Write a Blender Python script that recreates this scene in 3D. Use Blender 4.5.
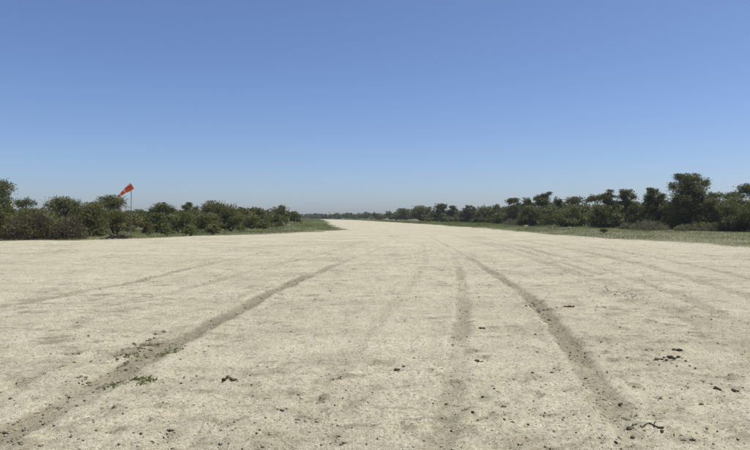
import bpy, math, random
import numpy as np

# ------------------------------------------------------------------ clean
for o in list(bpy.data.objects):
    bpy.data.objects.remove(o, do_unlink=True)
scene = bpy.context.scene
col = scene.collection
PI = math.pi

# ------------------------------------------------------------------ camera
EYE = 1.6
FOC = 625.0                    # focal length in photo pixels (photo is 750 wide)
HOR = 217.0                    # horizon row in the photo
cam_d = bpy.data.cameras.new('camera')
cam_d.sensor_width = 36.0
cam_d.lens = 36.0 * FOC / 750.0
cam_d.clip_start = 0.05
cam_d.clip_end = 9000.0
cam = bpy.data.objects.new('camera', cam_d)
col.objects.link(cam)
cam.location = (0, 0, EYE)
cam.rotation_euler = (math.radians(90) - math.atan((225.0 - HOR) / FOC), 0, 0)
scene.camera = cam

# ------------------------------------------------------------------ sky, sun, exposure
SUN_EL = math.radians(67)
SUN_AZ = math.radians(78)      # clockwise from the view direction (+Y): sun stands to the right
world = bpy.data.worlds.new('World')
scene.world = world
world.use_nodes = True
wn = world.node_tree.nodes
wl = world.node_tree.links
wn.clear()
sky = wn.new('ShaderNodeTexSky')
sky.sky_type = 'NISHITA'
sky.sun_disc = False
sky.sun_elevation = SUN_EL
sky.sun_rotation = SUN_AZ
sky.altitude = 0
sky.air_density = 0.8
sky.dust_density = 0.8
sky.ozone_density = 7.0
bg = wn.new('ShaderNodeBackground')
bg.inputs['Strength'].default_value = 0.119
wo = wn.new('ShaderNodeOutputWorld')
gain = wn.new('ShaderNodeMix')
gain.data_type = 'RGBA'; gain.blend_type = 'MULTIPLY'
gain.inputs[0].default_value = 1.0
gain.inputs[7].default_value = (1.025, 0.985, 1.04, 1)
wl.new(sky.outputs[0], gain.inputs[6])
wl.new(gain.outputs[2], bg.inputs['Color'])
wl.new(bg.outputs[0], wo.inputs['Surface'])

sun_d = bpy.data.lights.new('sun', 'SUN')
sun_d.energy = 4.5
sun_d.angle = math.radians(0.5)
sun_d.color = (1.0, 0.95, 0.87)
sun = bpy.data.objects.new('sun', sun_d)
col.objects.link(sun)
sun.rotation_euler = (PI / 2 - SUN_EL, 0, PI - SUN_AZ)
sun.location = (60, -20, 90)

scene.view_settings.view_transform = 'Standard'
scene.view_settings.look = 'None'
scene.view_settings.exposure = 0.0
scene.view_settings.gamma = 1.0
scene.view_settings.use_curve_mapping = False

# ------------------------------------------------------------------ helpers
RNG = np.random.default_rng(11)

def at(x, y):
    """ground point (X, Y) seen at a photo position"""
    d = FOC * EYE / (y - HOR)
    return ((x - 375.0) / FOC * d, d)

def lat(x, d):
    return (x - 375.0) / FOC * d

def zpx(y, d):
    return EYE + (HOR - y) * d / FOC

def tag(o, label=None, cat=None, group=None, kind=None):
    if label: o['label'] = label
    if cat: o['category'] = cat
    if group: o['group'] = group
    if kind: o['kind'] = kind
    return o

def empty(name, loc, rz=0.0):
    o = bpy.data.objects.new(name, None)
    col.objects.link(o)
    o.location = loc
    o.rotation_euler = (0, 0, rz)
    o.empty_display_size = 0.2
    return o

def mesh_data(name, V, F, mat=None, attrs=None, smooth=False):
    V = np.ascontiguousarray(V, dtype=np.float32)
    F = np.ascontiguousarray(F, dtype=np.int32)
    k = F.shape[1]
    me = bpy.data.meshes.new(name)
    me.vertices.add(len(V))
    me.vertices.foreach_set('co', V.ravel())
    me.loops.add(F.size)
    me.loops.foreach_set('vertex_index', F.ravel())
    me.polygons.add(len(F))
    me.polygons.foreach_set('loop_start', np.arange(0, F.size, k, dtype=np.int32))
    if smooth:
        me.polygons.foreach_set('use_smooth', np.ones(len(F), dtype=bool))
    for an, (dom, arr) in (attrs or {}).items():
        a = me.attributes.new(an, 'FLOAT', dom)
        a.data.foreach_set('value', np.ascontiguousarray(arr, dtype=np.float32))
    me.update(calc_edges=True)
    if mat: me.materials.append(mat)
    return me

def mesh_obj(name, V, F, mat=None, parent=None, attrs=None, smooth=False):
    o = bpy.data.objects.new(name, mesh_data(name, V, F, mat, attrs, smooth))
    col.objects.link(o)
    if parent: o.parent = parent
    return o

class Bag:
    """collects quads (triangles repeat their last corner as a degenerate-free fan)"""
    def __init__(s): s.V = []; s.F = []; s.T = []; s.n = 0
    def add(s, V, F, tint=0.5):
        V = np.asarray(V, float); F = np.asarray(F, int)
        s.V.append(V); s.F.append(F + s.n)
        t = np.asarray(tint, float)
        s.T.append(np.broadcast_to(t, (len(F),)) if t.ndim == 0 else t)
        s.n += len(V)
    def build(s, name, mat, parent=None, smooth=False):
        return mesh_obj(name, np.concatenate(s.V), np.concatenate(s.F), mat, parent,
                        {'tint': ('FACE', np.concatenate(s.T))}, smooth)

# smooth value noise
_tab = np.random.default_rng(5).random((256, 256))
def vn(x, y, seed=0):
    x = np.asarray(x, float) + seed * 37.3; y = np.asarray(y, float) + seed * 91.7
    xi = np.floor(x).astype(int); yi = np.floor(y).astype(int)
    fx = x - xi; fy = y - yi
    fx = fx * fx * (3 - 2 * fx); fy = fy * fy * (3 - 2 * fy)
    a = _tab[xi & 255, yi & 255]; b = _tab[(xi + 1) & 255, yi & 255]
    c = _tab[xi & 255, (yi + 1) & 255]; d = _tab[(xi + 1) & 255, (yi + 1) & 255]
    return (a * (1 - fx) + b * fx) * (1 - fy) + (c * (1 - fx) + d * fx) * fy
def fbm(x, y, seed=0, oct=4):
    s = 0; a = 0.5; t = 0
    for i in range(oct):
        s = s + a * vn(x * 2 ** i, y * 2 ** i, seed + i * 3); t += a; a *= 0.5
    return s / t
def sstep(a, b, x):
    t = np.clip((x - a) / (b - a), 0, 1)
    return t * t * (3 - 2 * t)

# ------------------------------------------------------------------ materials
def new_mat(name, rough=0.9, spec=0.2):
    m = bpy.data.materials.new(name)
    m.use_nodes = True
    nt = m.node_tree
    b = nt.nodes['Principled BSDF']
    b.inputs['Roughness'].default_value = rough
    b.inputs['Specular IOR Level'].default_value = spec
    return m, nt, b

def ramp(nt, fac, stops):
    r = nt.nodes.new('ShaderNodeValToRGB')
    e = r.color_ramp.elements
    while len(e) > 1: e.remove(e[-1])
    e[0].position = stops[0][0]; e[0].color = (*stops[0][1], 1)
    for p, c in stops[1:]:
        k = e.new(p); k.color = (*c, 1)
    nt.links.new(fac, r.inputs['Fac'])
    return r.outputs['Color']

def noise(nt, co, scale, detail=4, rough=0.55, stretch=None):
    if stretch:
        mp = nt.nodes.new('ShaderNodeMapping')
        mp.inputs['Scale'].default_value = stretch
        nt.links.new(co, mp.inputs['Vector']); co = mp.outputs[0]
    n = nt.nodes.new('ShaderNodeTexNoise')
    n.inputs['Scale'].default_value = scale
    n.inputs['Detail'].default_value = detail
    n.inputs['Roughness'].default_value = rough
    nt.links.new(co, n.inputs['Vector'])
    return n.outputs['Fac']

def mix(nt, fac, a, b, mode='MIX'):
    m = nt.nodes.new('ShaderNodeMix')
    m.data_type = 'RGBA'; m.blend_type = mode
    for k, v in ((0, fac), (6, a), (7, b)):
        if hasattr(v, 'is_output') or isinstance(v, bpy.types.NodeSocket):
            nt.links.new(v, m.inputs[k])
        elif k == 0: m.inputs[0].default_value = v
        else: m.inputs[k].default_value = (*v, 1)
    return m.outputs[2]

def math_node(nt, op, a, b=None, clamp=False):
    n = nt.nodes.new('ShaderNodeMath'); n.operation = op; n.use_clamp = clamp
    for i, v in enumerate((a, b)):
        if v is None: continue
        if isinstance(v, bpy.types.NodeSocket): nt.links.new(v, n.inputs[i])
        else: n.inputs[i].default_value = v
    return n.outputs[0]

def attr(nt, name):
    a = nt.nodes.new('ShaderNodeAttribute'); a.attribute_name = name
    return a.outputs['Fac']

def geo_pos(nt):
    return nt.nodes.new('ShaderNodeNewGeometry').outputs['Position']

def bump(nt, b, h, strength, dist):
    n = nt.nodes.new('ShaderNodeBump')
    n.inputs['Strength'].default_value = strength
    n.inputs['Distance'].default_value = dist
    nt.links.new(h, n.inputs['Height'])
    nt.links.new(n.outputs[0], b.inputs['Normal'])

def sand_material():
    m, nt, b = new_mat('pale_calcrete_sand', 0.95, 0.1)
    co = geo_pos(nt)
    big = noise(nt, co, 0.22, 4, 0.6)
    mid = noise(nt, co, 1.7, 5, 0.65)
    fine = noise(nt, co, 26, 3, 0.7)
    grain = noise(nt, co, 95, 2, 0.7)
    base = ramp(nt, big, [(0.30, (0.495, 0.453, 0.322)), (0.5, (0.535, 0.492, 0.352)), (0.7, (0.565, 0.522, 0.378))])
    scuff = noise(nt, co, 1.0, 6, 0.72, (0.55, 1.25, 1.0))
    c = mix(nt, 0.9, base, ramp(nt, scuff, [(0.33, (0.84, 0.835, 0.82)), (0.47, (0.97, 0.97, 0.97)), (0.70, (1.06, 1.06, 1.06))]), 'MULTIPLY')
    wide_mottle = noise(nt, co, 0.5, 7, 0.7, (0.28, 1.0, 1.0))  # broad tone variation, longer across the strip
    c = mix(nt, 1.0, c, ramp(nt, wide_mottle, [(0.36, (0.86, 0.855, 0.84)), (0.52, (0.985, 0.985, 0.98)), (0.70, (1.04, 1.04, 1.04))]), 'MULTIPLY')
    c = mix(nt, 0.8, c, ramp(nt, mid, [(0.28, (0.80, 0.795, 0.78)), (0.5, (1, 1, 1)), (0.75, (1.07, 1.06, 1.05))]), 'MULTIPLY')
    c = mix(nt, 1.0, c, ramp(nt, fine, [(0.30, (0.55, 0.54, 0.52)), (0.46, (0.96, 0.96, 0.96)), (0.70, (1.20, 1.20, 1.20))]), 'MULTIPLY')
    c = mix(nt, 1.0, c, ramp(nt, grain, [(0.30, (0.64, 0.63, 0.61)), (0.5, (1, 1, 1)), (0.70, (1.28, 1.28, 1.28))]), 'MULTIPLY')
    # dark flecks: scuffed soil, plus the shaded sides of clods painted in
    fl = noise(nt, co, 6.0, 6, 0.78)
    c = mix(nt, ramp(nt, fl, [(0.565, (0, 0, 0)), (0.69, (0.95, 0.95, 0.95))]), c, (0.235, 0.205, 0.138))
    f2 = noise(nt, co, 2.6, 9, 0.82, (0.7, 1.3, 1.0))  # dashes painting in the shade on the near side of small clods
    f2 = math_node(nt, 'ADD', f2, math_node(nt, 'MULTIPLY', math_node(nt, 'SUBTRACT', noise(nt, co, 0.3, 3, 0.6), 0.5), 0.45))
    c = mix(nt, ramp(nt, f2, [(0.56, (0, 0, 0)), (0.64, (0.8, 0.8, 0.8))]), c, (0.24, 0.21, 0.14))
    tr = attr(nt, 'track')
    trn = math_node(nt, 'MULTIPLY', tr, ramp(nt, noise(nt, co, 9, 5, 0.75), [(0.3, (0.5, 0.5, 0.5)), (0.55, (1, 1, 1))]), True)
    c = mix(nt, trn, c, mix(nt, fine, (0.19, 0.164, 0.104), (0.33, 0.292, 0.195)))
    nt.links.new(c, b.inputs['Base Color'])
    h = math_node(nt, 'ADD', math_node(nt, 'MULTIPLY', fine, 0.7), math_node(nt, 'MULTIPLY', grain, 0.35))
    h = math_node(nt, 'ADD', h, math_node(nt, 'MULTIPLY', fl, 0.9))
    bump(nt, b, h, 1.0, 0.030)
    return m

def soil_material():
    m, nt, b = new_mat('savanna_soil', 0.95, 0.1)
    co = geo_pos(nt)
    n1 = noise(nt, co, 0.35, 5, 0.65)
    n2 = noise(nt, co, 4.5, 5, 0.7)
    sandc = ramp(nt, n2, [(0.3, (0.22, 0.20, 0.14)), (0.7, (0.34, 0.31, 0.23))])
    green = ramp(nt, n2, [(0.3, (0.105, 0.120, 0.052)), (0.7, (0.20, 0.205, 0.10))])
    c = mix(nt, ramp(nt, n1, [(0.42, (0.15, 0.15, 0.15)), (0.60, (0.95, 0.95, 0.95))]), sandc, green)
    nt.links.new(c, b.inputs['Base Color'])
    bump(nt, b, n2, 0.6, 0.05)
    return m

def leaf_material(name, dark, light, trans=0.38):
    m, nt, b = new_mat(name, 0.6, 0.25)
    c = ramp(nt, attr(nt, 'tint'), [(0.0, dark), (1.0, light)])
    nt.links.new(c, b.inputs['Base Color'])
    t = nt.nodes.new('ShaderNodeBsdfTranslucent')
    nt.links.new(c, t.inputs['Color'])
    ms = nt.nodes.new('ShaderNodeMixShader')
    ms.inputs[0].default_value = trans
    out = nt.nodes['Material Output']
    nt.links.new(b.outputs[0], ms.inputs[1]); nt.links.new(t.outputs[0], ms.inputs[2])
    nt.links.new(ms.outputs[0], out.inputs['Surface'])
    return m

def tint_material(name, dark, light, rough=0.9, nscale=None, spec=0.15):
    m, nt, b = new_mat(name, rough, spec)
    c = ramp(nt, attr(nt, 'tint'), [(0.0, dark), (1.0, light)])
    if nscale:
        n = noise(nt, geo_pos(nt), nscale, 4, 0.7)
        c = mix(nt, 0.85, c, ramp(nt, n, [(0.3, (0.55, 0.55, 0.55)), (0.7, (1.25, 1.25, 1.25))]), 'MULTIPLY')
        bump(nt, b, n, 0.6, 0.01)
    nt.links.new(c, b.inputs['Base Color'])
    return m

def paint_material(name, colr, rough, nscale, amount=0.35):
    m, nt, b = new_mat(name, rough, 0.3)
    n = noise(nt, geo_pos(nt), nscale, 4, 0.6)
    c = mix(nt, 1.0, colr, ramp(nt, n, [(0.3, (1 - amount,) * 3), (0.7, (1.08, 1.08, 1.08))]), 'MULTIPLY')
    nt.links.new(c, b.inputs['Base Color'])
    return m

M = {}
M['sand'] = sand_material()
M['soil'] = soil_material()
M['leaf_dark'] = leaf_material('acacia_leaf_dark', (0.052, 0.060, 0.018), (0.235, 0.240, 0.074))
M['leaf_mid'] = leaf_material('acacia_leaf', (0.062, 0.068, 0.022), (0.275, 0.272, 0.092))
M['leaf_green'] = leaf_material('bush_leaf_green', (0.064, 0.080, 0.025), (0.275, 0.300, 0.098))
M['leaf_dry'] = leaf_material('dry_bush_leaf', (0.10, 0.10, 0.045), (0.26, 0.255, 0.13), 0.4)
M['bark'] = tint_material('grey_brown_bark', (0.045, 0.036, 0.028), (0.12, 0.10, 0.08), 0.95, 9)
M['twig_brown'] = tint_material('red_brown_twig', (0.055, 0.041, 0.031), (0.20, 0.150, 0.105))
M['twig_grey'] = tint_material('grey_dry_twig', (0.12, 0.108, 0.07), (0.33, 0.30, 0.20))
M['grass'] = leaf_material('verge_grass', (0.105, 0.138, 0.040), (0.320, 0.345, 0.125), 0.45)
_e = [n for n in M['grass'].node_tree.nodes if n.type == 'VALTORGB'][0].color_ramp.elements
_e[1].position = 0.8
_k = _e.new(1.0); _k.color = (0.44, 0.39, 0.22, 1)
M['pebble'] = tint_material('calcrete_pebble', (0.30, 0.27, 0.195), (0.62, 0.575, 0.45), 0.95)
M['clod'] = tint_material('grey_brown_soil_clod', (0.12, 0.100, 0.066), (0.34, 0.30, 0.21), 0.95, 40)
def dusty(name, dark, light):
    m = tint_material(name, dark, light, 0.97, 60)
    nt = m.node_tree; b = nt.nodes['Principled BSDF']
    src = b.inputs['Base Color'].links[0].from_socket
    n = noise(nt, geo_pos(nt), 38, 4, 0.7)
    nt.links.new(mix(nt, ramp(nt, n, [(0.48, (0, 0, 0)), (0.72, (0.6, 0.6, 0.6))]), src, (0.30, 0.27, 0.19)), b.inputs['Base Color'])
    return m
M['dung'] = dusty('dark_dry_dung', (0.042, 0.031, 0.019), (0.11, 0.084, 0.054))
M['dung_red'] = tint_material('red_brown_dung', (0.08, 0.035, 0.022), (0.13, 0.06, 0.04), 0.95, 55)
M['stone'] = tint_material('dark_stone', (0.05, 0.045, 0.04), (0.15, 0.13, 0.11), 0.9, 7)
M['white_stone'] = tint_material('pale_stone', (0.34, 0.31, 0.24), (0.52, 0.48, 0.39), 0.9, 9)
M['pole'] = paint_material('weathered_grey_pole', (0.12, 0.12, 0.12), 0.75, 12)
M['sock_red'] = paint_material('faded_orange_red_cloth', (0.66, 0.125, 0.05), 0.85, 7, 0.45)
M['sock_white'] = paint_material('faded_pink_white_cloth', (0.62, 0.40, 0.36), 0.8, 9)

# ------------------------------------------------------------------ airstrip outline and relief
POLY = np.array([(23.5, -40), (20.6, 30), (18.6, 41), (17.0, 50), (15.8, 62), (15.3, 85), (13.4, 118), (7.5, 175), (-7, 300), (-21, 385), (-35, 432),
                 (-45, 462), (-43, 440), (-33, 375), (-19.6, 250), (-9.3, 125), (-5.6, 92), (-4.0, 80), (-4.6, 72.5), (-6.7, 64.5), (-10.5, 57.3), (-15, 53.4),
                 (-17.6, 46.3), (-20.5, 42.6), (-24.4, 41.2), (-45, 39), (-75, 38), (-75, -40)], float)

def seg_dist(px, py, a, b):
    dx, dy = b[0] - a[0], b[1] - a[1]
    t = np.clip(((px - a[0]) * dx + (py - a[1]) * dy) / (dx * dx + dy * dy + 1e-9), 0, 1)
    return np.hypot(px - a[0] - t * dx, py - a[1] - t * dy), t

def poly_sd(px, py):
    """signed distance to the airstrip outline, positive inside"""
    px = np.asarray(px, float); py = np.asarray(py, float)
    d = np.full(px.shape, 1e9); ins = np.zeros(px.shape, bool)
    n = len(POLY)
    for i in range(n):
        a, b = POLY[i], POLY[(i + 1) % n]
        d = np.minimum(d, seg_dist(px, py, a, b)[0])
        c = ((a[1] > py) != (b[1] > py))
        xx = (b[0] - a[0]) * (py - a[1]) / (b[1] - a[1] + 1e-12) + a[0]
        ins ^= c & (px < xx)
    return np.where(ins, d, -d)

def edge_sd(px, py):
    return poly_sd(px, py) + (fbm(px * 0.45, py * 0.22, 21, 3) - 0.5) * (1.3 + 0.020 * np.clip(py, 0, 120))

def base_z(x, y):
    f = sstep(900, 300, np.hypot(x, y))
    return ((fbm(x * 0.05, y * 0.05, 2, 2) - 0.5) * 0.10 * sstep(6, 30, np.hypot(x, y))) * f

def lines(start, stop, lo, rate):
    v = [start]
    while v[-1] < stop:
        v.append(v[-1] + max(lo, rate * abs(v[-1])))
    return np.array(v)

# wheel tracks: photo positions on the ground, half width (m), depth (m), darkness
TRACKS = [
    ([(-60, 464), (0, 437), (60, 410), (100, 387), (150, 358), (200, 331), (250, 304), (300, 281), (340, 263.5), (372, 251), (398, 240), (408, 232), (404, 226)], 0.17, 0.034, 1.0),
    ([(-60, 322), (0, 308), (60, 297), (140, 281), (200, 266.5), (250, 256), (290, 249), (340, 238.5), (372, 231), (384, 226)], 0.17, 0.024, 0.75),
    ([(90, 312), (150, 299), (210, 283), (270, 267), (330, 252), (370, 240)], 0.16, 0.015, 0.46),
    ([(436, 462), (446, 425), (455, 380), (460, 340), (463, 310), (461, 280), (455, 262), (445, 248), (428, 236), (410, 228)], 0.125, 0.020, 0.62),
    ([(648, 466), (628, 432), (606, 400), (585, 370), (561, 336), (545, 314), (526, 296), (500, 278.5), (478, 265), (456, 252), (432, 239), (412, 229)], 0.135, 0.034, 0.95),
    ([(800, 378), (750, 350), (690, 318), (640, 297), (590, 279), (540, 262), (490, 246), (440, 232)], 0.22, 0.022, 0.46),
    ([(800, 318), (700, 282), (610, 258), (540, 244), (470, 232)], 0.20, 0.018, 0.50),
    ([(280, 452), (330, 380), (380, 320), (410, 285), (425, 260), (422, 244)], 0.13, 0.010, 0.22),
    ([(800, 352), (735, 322), (670, 294), (610, 272), (560, 257), (500, 242), (450, 231)], 0.15, 0.020, 0.55),
    ([(800, 292), (700, 268), (620, 252), (560, 243), (500, 235)], 0.16, 0.018, 0.52),
    ([(600, 276), (560, 263), (525, 252), (490, 243), (450, 234)], 0.14, 0.016, 0.50),
    ([(0, 350), (70, 343), (140, 326), (200, 309), (260, 291)], 0.12, 0.010, 0.20),
    ([(-20, 420), (40, 375), (90, 366), (130, 355), (175, 336), (215, 322)], 0.10, 0.008, 0.32),
]
# churned darker patches: photo x, y, rx, ry (m), darkness
PATCHES = [((128, 356), 0.22, 0.28, 0.85), ((155, 345), 0.22, 0.30, 0.85), ((185, 330), 0.18, 0.25, 0.6), ((83, 384), 0.12, 0.10, 0.6), ((66, 395), 0.14, 0.08, 0.5),
           ((538, 308), 0.26, 0.55, 0.85), ((548, 318), 0.22, 0.35, 0.6), ((618, 294), 0.55, 0.7, 0.5), ((645, 304), 0.4, 0.5, 0.4),
           ((465, 305), 0.3, 0.9, 0.3), ((613, 420), 0.13, 0.2, 0.55), ((600, 405), 0.10, 0.22, 0.5), ((690, 318), 0.5, 0.6, 0.35),
           ((160, 412), 0.10, 0.06, 0.55), ((256, 288), 0.25, 0.5, 0.5), ((240, 298), 0.2, 0.3, 0.4), ((350, 246), 0.5, 3, 0.3),
           ((470, 256), 0.8, 2.5, 0.35), ((735, 350), 0.25, 0.3, 0.45), ((363, 356), 0.08, 0.05, 0.5), ((733, 383), 0.09, 0.05, 0.5), ((655, 350), 0.08, 0.05, 0.5),
           ((420, 352), 0.12, 0.05, 0.4), ((690, 300), 0.4, 0.4, 0.3), ((560, 275), 0.8, 1.2, 0.25)]

xl = lines(0, 76, 0.04, 0.011); XS = np.concatenate([-xl[::-1][:-1], xl])
XS = XS[XS < 26]
YS = np.concatenate([np.linspace(-40, 0.5, 24)[:-1], lines(0.5, 505, 0.042, 0.0105)])
GX, GY = np.meshgrid(XS, YS)
SD = edge_sd(GX, GY)
near = sstep(60, 12, GY)
Z = base_z(GX, GY) + 0.035
Z += (fbm(GX * 0.55, GY * 0.55, 4, 3) - 0.5) * 0.07
Z += (fbm(GX * 2.3, GY * 2.3, 7, 3) - 0.5) * 0.040 * (0.3 + 0.7 * near)
Z += (fbm(GX * 6.5, GY * 6.5, 8, 3) - 0.5) * 0.020 * near
rid = 1 - np.abs(2 * fbm(GX * 2.2, GY * 4.6, 9, 4) - 1)
Z -= sstep(0.90, 0.99, rid) * 0.020 * near
TR = np.zeros_like(Z)
for pts, hw, dep, dark in TRACKS:
    w = np.array([at(*p) for p in pts])
    # denser polyline by Catmull-Rom
    P = []
    for i in range(len(w) - 1):
        p0, p1, p2, p3 = w[max(i - 1, 0)], w[i], w[i + 1], w[min(i + 2, len(w) - 1)]
        for t in np.linspace(0, 1, 5)[:-1]:
            P.append(0.5 * ((2 * p1) + (-p0 + p2) * t + (2 * p0 - 5 * p1 + 4 * p2 - p3) * t * t + (-p0 + 3 * p1 - 3 * p2 + p3) * t ** 3))
    P.append(w[-1]); P = np.array(P)
    D = np.full(Z.shape, 9.0)
    for i in range(len(P) - 1):
        a, b = P[i], P[i + 1]
        j0, j1 = np.searchsorted(YS, [min(a[1], b[1]) - 1.2, max(a[1], b[1]) + 1.2])
        k0, k1 = np.searchsorted(XS, [min(a[0], b[0]) - 1.2, max(a[0], b[0]) + 1.2])
        sl = (slice(max(j0 - 1, 0), j1 + 1), slice(max(k0 - 1, 0), k1 + 1))
        D[sl] = np.minimum(D[sl], seg_dist(GX[sl], GY[sl], a, b)[0])
    wob = 1 + (fbm(GX * 1.6, GY * 1.6, 13, 3) - 0.5) * 0.55 + (fbm(GX * 7, GY * 6, 14, 3) - 0.5) * 0.9
    s = D / (hw * wob)
    brk = sstep(0.32, 0.56, fbm(GX * 0.8, GY * 0.5, 15 + int(dep * 1000) % 5, 3)) * 0.5 + 0.5
    fade = sstep(80, 25, GY)
    Z -= dep * np.exp(-(s ** 4)) * brk * fade
    Z += dep * 0.45 * np.exp(-((s - 1.45) / 0.35) ** 2) * brk * fade
    TR = np.maximum(TR, dark * sstep(1.2, 0.7, s) * brk * (sstep(34, 14, GY) if dark > 0.6 else sstep(75, 24, GY)) * (0.85 + 0.15 * sstep(4.2, 6.5, GY)))
for (p, rx, ry, dk) in PATCHES:
    cx, cy = at(*p)
    j0, j1 = np.searchsorted(YS, [cy - 2.5 * ry, cy + 2.5 * ry]); k0, k1 = np.searchsorted(XS, [cx - 2.5 * rx, cx + 2.5 * rx])
    sl = (slice(j0, j1), slice(k0, k1))
    q = ((GX[sl] - cx) / rx) ** 2 + ((GY[sl] - cy) / ry) ** 2
    g = np.exp(-q) * sstep(0.28, 0.62, fbm(GX[sl] * 7, GY[sl] * 5, 31, 3))
    TR[sl] = np.maximum(TR[sl], np.minimum(1, dk * 1.5 * g))
    Z[sl] += np.exp(-q) * (fbm(GX[sl] * 6, GY[sl] * 6, 33, 3) - 0.5) * 0.07
# many small scuffs of kicked-up clods, with their shaded sides painted dark
for i in range(1300):
    cy = 3.2 * (32 / 3.2) ** RNG.random(); cx = RNG.uniform(-1, 1) * (0.66 * cy + 1.0)
    if cx > 21: continue
    if fbm(np.array(cx * 0.35), np.array(cy * 0.35), 19, 2) < 0.44 - 0.07 * (cx > 1.0): continue
    rx = RNG.uniform(0.03, 0.18) * (1 + cy / 24); ry = RNG.uniform(0.02, 0.08) * (1 + cy / 14); dk = RNG.uniform(0.3, 0.9)
    j0, j1 = np.searchsorted(YS, [cy - 2.5 * ry, cy + 2.5 * ry]); k0, k1 = np.searchsorted(XS, [cx - 2.5 * rx, cx + 2.5 * rx])
    sl = (slice(j0, j1), slice(k0, k1))
    q = ((GX[sl] - cx) / rx) ** 2 + ((GY[sl] - cy) / ry) ** 2
    g = np.exp(-q) * sstep(0.30, 0.62, fbm(GX[sl] * 9, GY[sl] * 8, 37, 3))
    TR[sl] = np.maximum(TR[sl], np.minimum(1, dk * 1.5 * g))
    Z[sl] += np.exp(-q) * (fbm(GX[sl] * 8, GY[sl] * 8, 39, 3) - 0.45) * 0.06
# hoof and foot dents with a pushed-up rim
for i in range(2600):
    y = 2.5 + 34 * RNG.random() ** 1.5
    x = RNG.uniform(-1, 1) * (0.7 * y + 2)
    if x > 22: continue
    r = RNG.uniform(0.04, 0.10); el = RNG.uniform(0.7, 1.4); dp = RNG.uniform(0.006, 0.020)
    j0, j1 = np.searchsorted(YS, [y - 2.6 * r, y + 2.6 * r]); k0, k1 = np.searchsorted(XS, [x - 2.6 * r, x + 2.6 * r])
    sl = (slice(j0, j1), slice(k0, k1))
    q = np.sqrt(((GX[sl] - x) * el / r) ** 2 + ((GY[sl] - y) / r) ** 2)
    Z[sl] += -dp * np.exp(-q ** 3) + dp * 0.6 * np.exp(-((q - 1.35) / 0.4) ** 2)
    if RNG.random() < 0.3:
        TR[sl] = np.maximum(TR[sl], 0.55 * RNG.random() * np.exp(-q ** 2))
Z = np.maximum(Z, base_z(GX, GY) - 0.08)
# the strip thins out to the level of the verge at its edge
edge = sstep(0.0, 1.6, SD)
ZB = base_z(GX, GY)
Z = ZB + 0.012 + (Z - ZB - 0.012) * edge

def strip_z(x, y):
    x = np.asarray(x, float); y = np.asarray(y, float)
    j = np.clip(np.searchsorted(YS, y) - 1, 0, len(YS) - 2); k = np.clip(np.searchsorted(XS, x) - 1, 0, len(XS) - 2)
    v = np.clip((y - YS[j]) / (YS[j + 1] - YS[j]), 0, 1); u = np.clip((x - XS[k]) / (XS[k + 1] - XS[k]), 0, 1)
    return (Z[j, k] * (1 - u) + Z[j, k + 1] * u) * (1 - v) + (Z[j + 1, k] * (1 - u) + Z[j + 1, k + 1] * u) * v

nx, ny = len(XS), len(YS)
idx = np.arange(nx * ny).reshape(ny, nx)
Q = np.stack([idx[:-1, :-1], idx[:-1, 1:], idx[1:, 1:], idx[1:, :-1]], -1).reshape(-1, 4)
inside = (SD > 0).ravel()
Q = Q[inside[Q].all(1)]
used = np.zeros(nx * ny, bool); used[Q.ravel()] = True
remap = np.cumsum(used) - 1
V = np.stack([GX.ravel(), GY.ravel(), Z.ravel()], -1)[used]
strip = mesh_obj('airstrip', V, remap[Q], M['sand'], None, {'track': ('POINT', TR.ravel()[used])}, True)
tag(strip, 'pale sandy gravel airstrip with dark wheel tracks running to the horizon', kind='structure')

# ------------------------------------------------------------------ ground sheet
gl = lines(0, 3200, 0.8, 0.032)
gxs = np.concatenate([-gl[::-1][:-1], gl])
gys = np.concatenate([-lines(0, 400, 2.0, 0.1)[::-1][:-1], lines(0, 3400, 0.8, 0.03)])
X2, Y2 = np.meshgrid(gxs, gys)
S2 = edge_sd(X2, Y2)
Z2 = base_z(X2, Y2) - 0.18 * sstep(0.4, 2.5, S2)
Z2 += (fbm(X2 * 0.4, Y2 * 0.4, 41, 3) - 0.5) * 0.10 * sstep(0.5, 5, -S2) * sstep(500, 200, np.hypot(X2, Y2))
def ground_z(x, y):
    x = np.asarray(x, float); y = np.asarray(y, float)
    return base_z(x, y) + (fbm(x * 0.4, y * 0.4, 41, 3) - 0.5) * 0.10 * sstep(0.5, 5, -edge_sd(x, y)) * sstep(500, 200, np.hypot(x, y))
idx = np.arange(X2.size).reshape(X2.shape)
Q = np.stack([idx[:-1, :-1], idx[:-1, 1:], idx[1:, 1:], idx[1:, :-1]], -1).reshape(-1, 4)
ground = mesh_obj('ground', np.stack([X2.ravel(), Y2.ravel(), Z2.ravel()], -1), Q, M['soil'], None, None, True)
tag(ground, 'flat savanna ground of sandy soil and short grass beside the airstrip', kind='structure')

# ------------------------------------------------------------------ foliage building blocks
def unit(v):
    return v / (np.linalg.norm(v, axis=-1, keepdims=True) + 1e-9)

def leaf_quads(C, s, wr, rng, flat=0.5):
    n = len(C)
    a = rng.normal(size=(n, 3)); a[:, 2] *= flat; a = unit(a)
    b = rng.normal(size=(n, 3)); b -= a * (a * b).sum(1, keepdims=True); b = unit(b)
    s = np.broadcast_to(np.asarray(s, float), (n,))[:, None]
    V = np.stack([C - a * s, C + b * s * wr, C + a * s, C - b * s * wr], 1).reshape(-1, 3)
    return V, np.arange(4 * n).reshape(n, 4)

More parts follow.
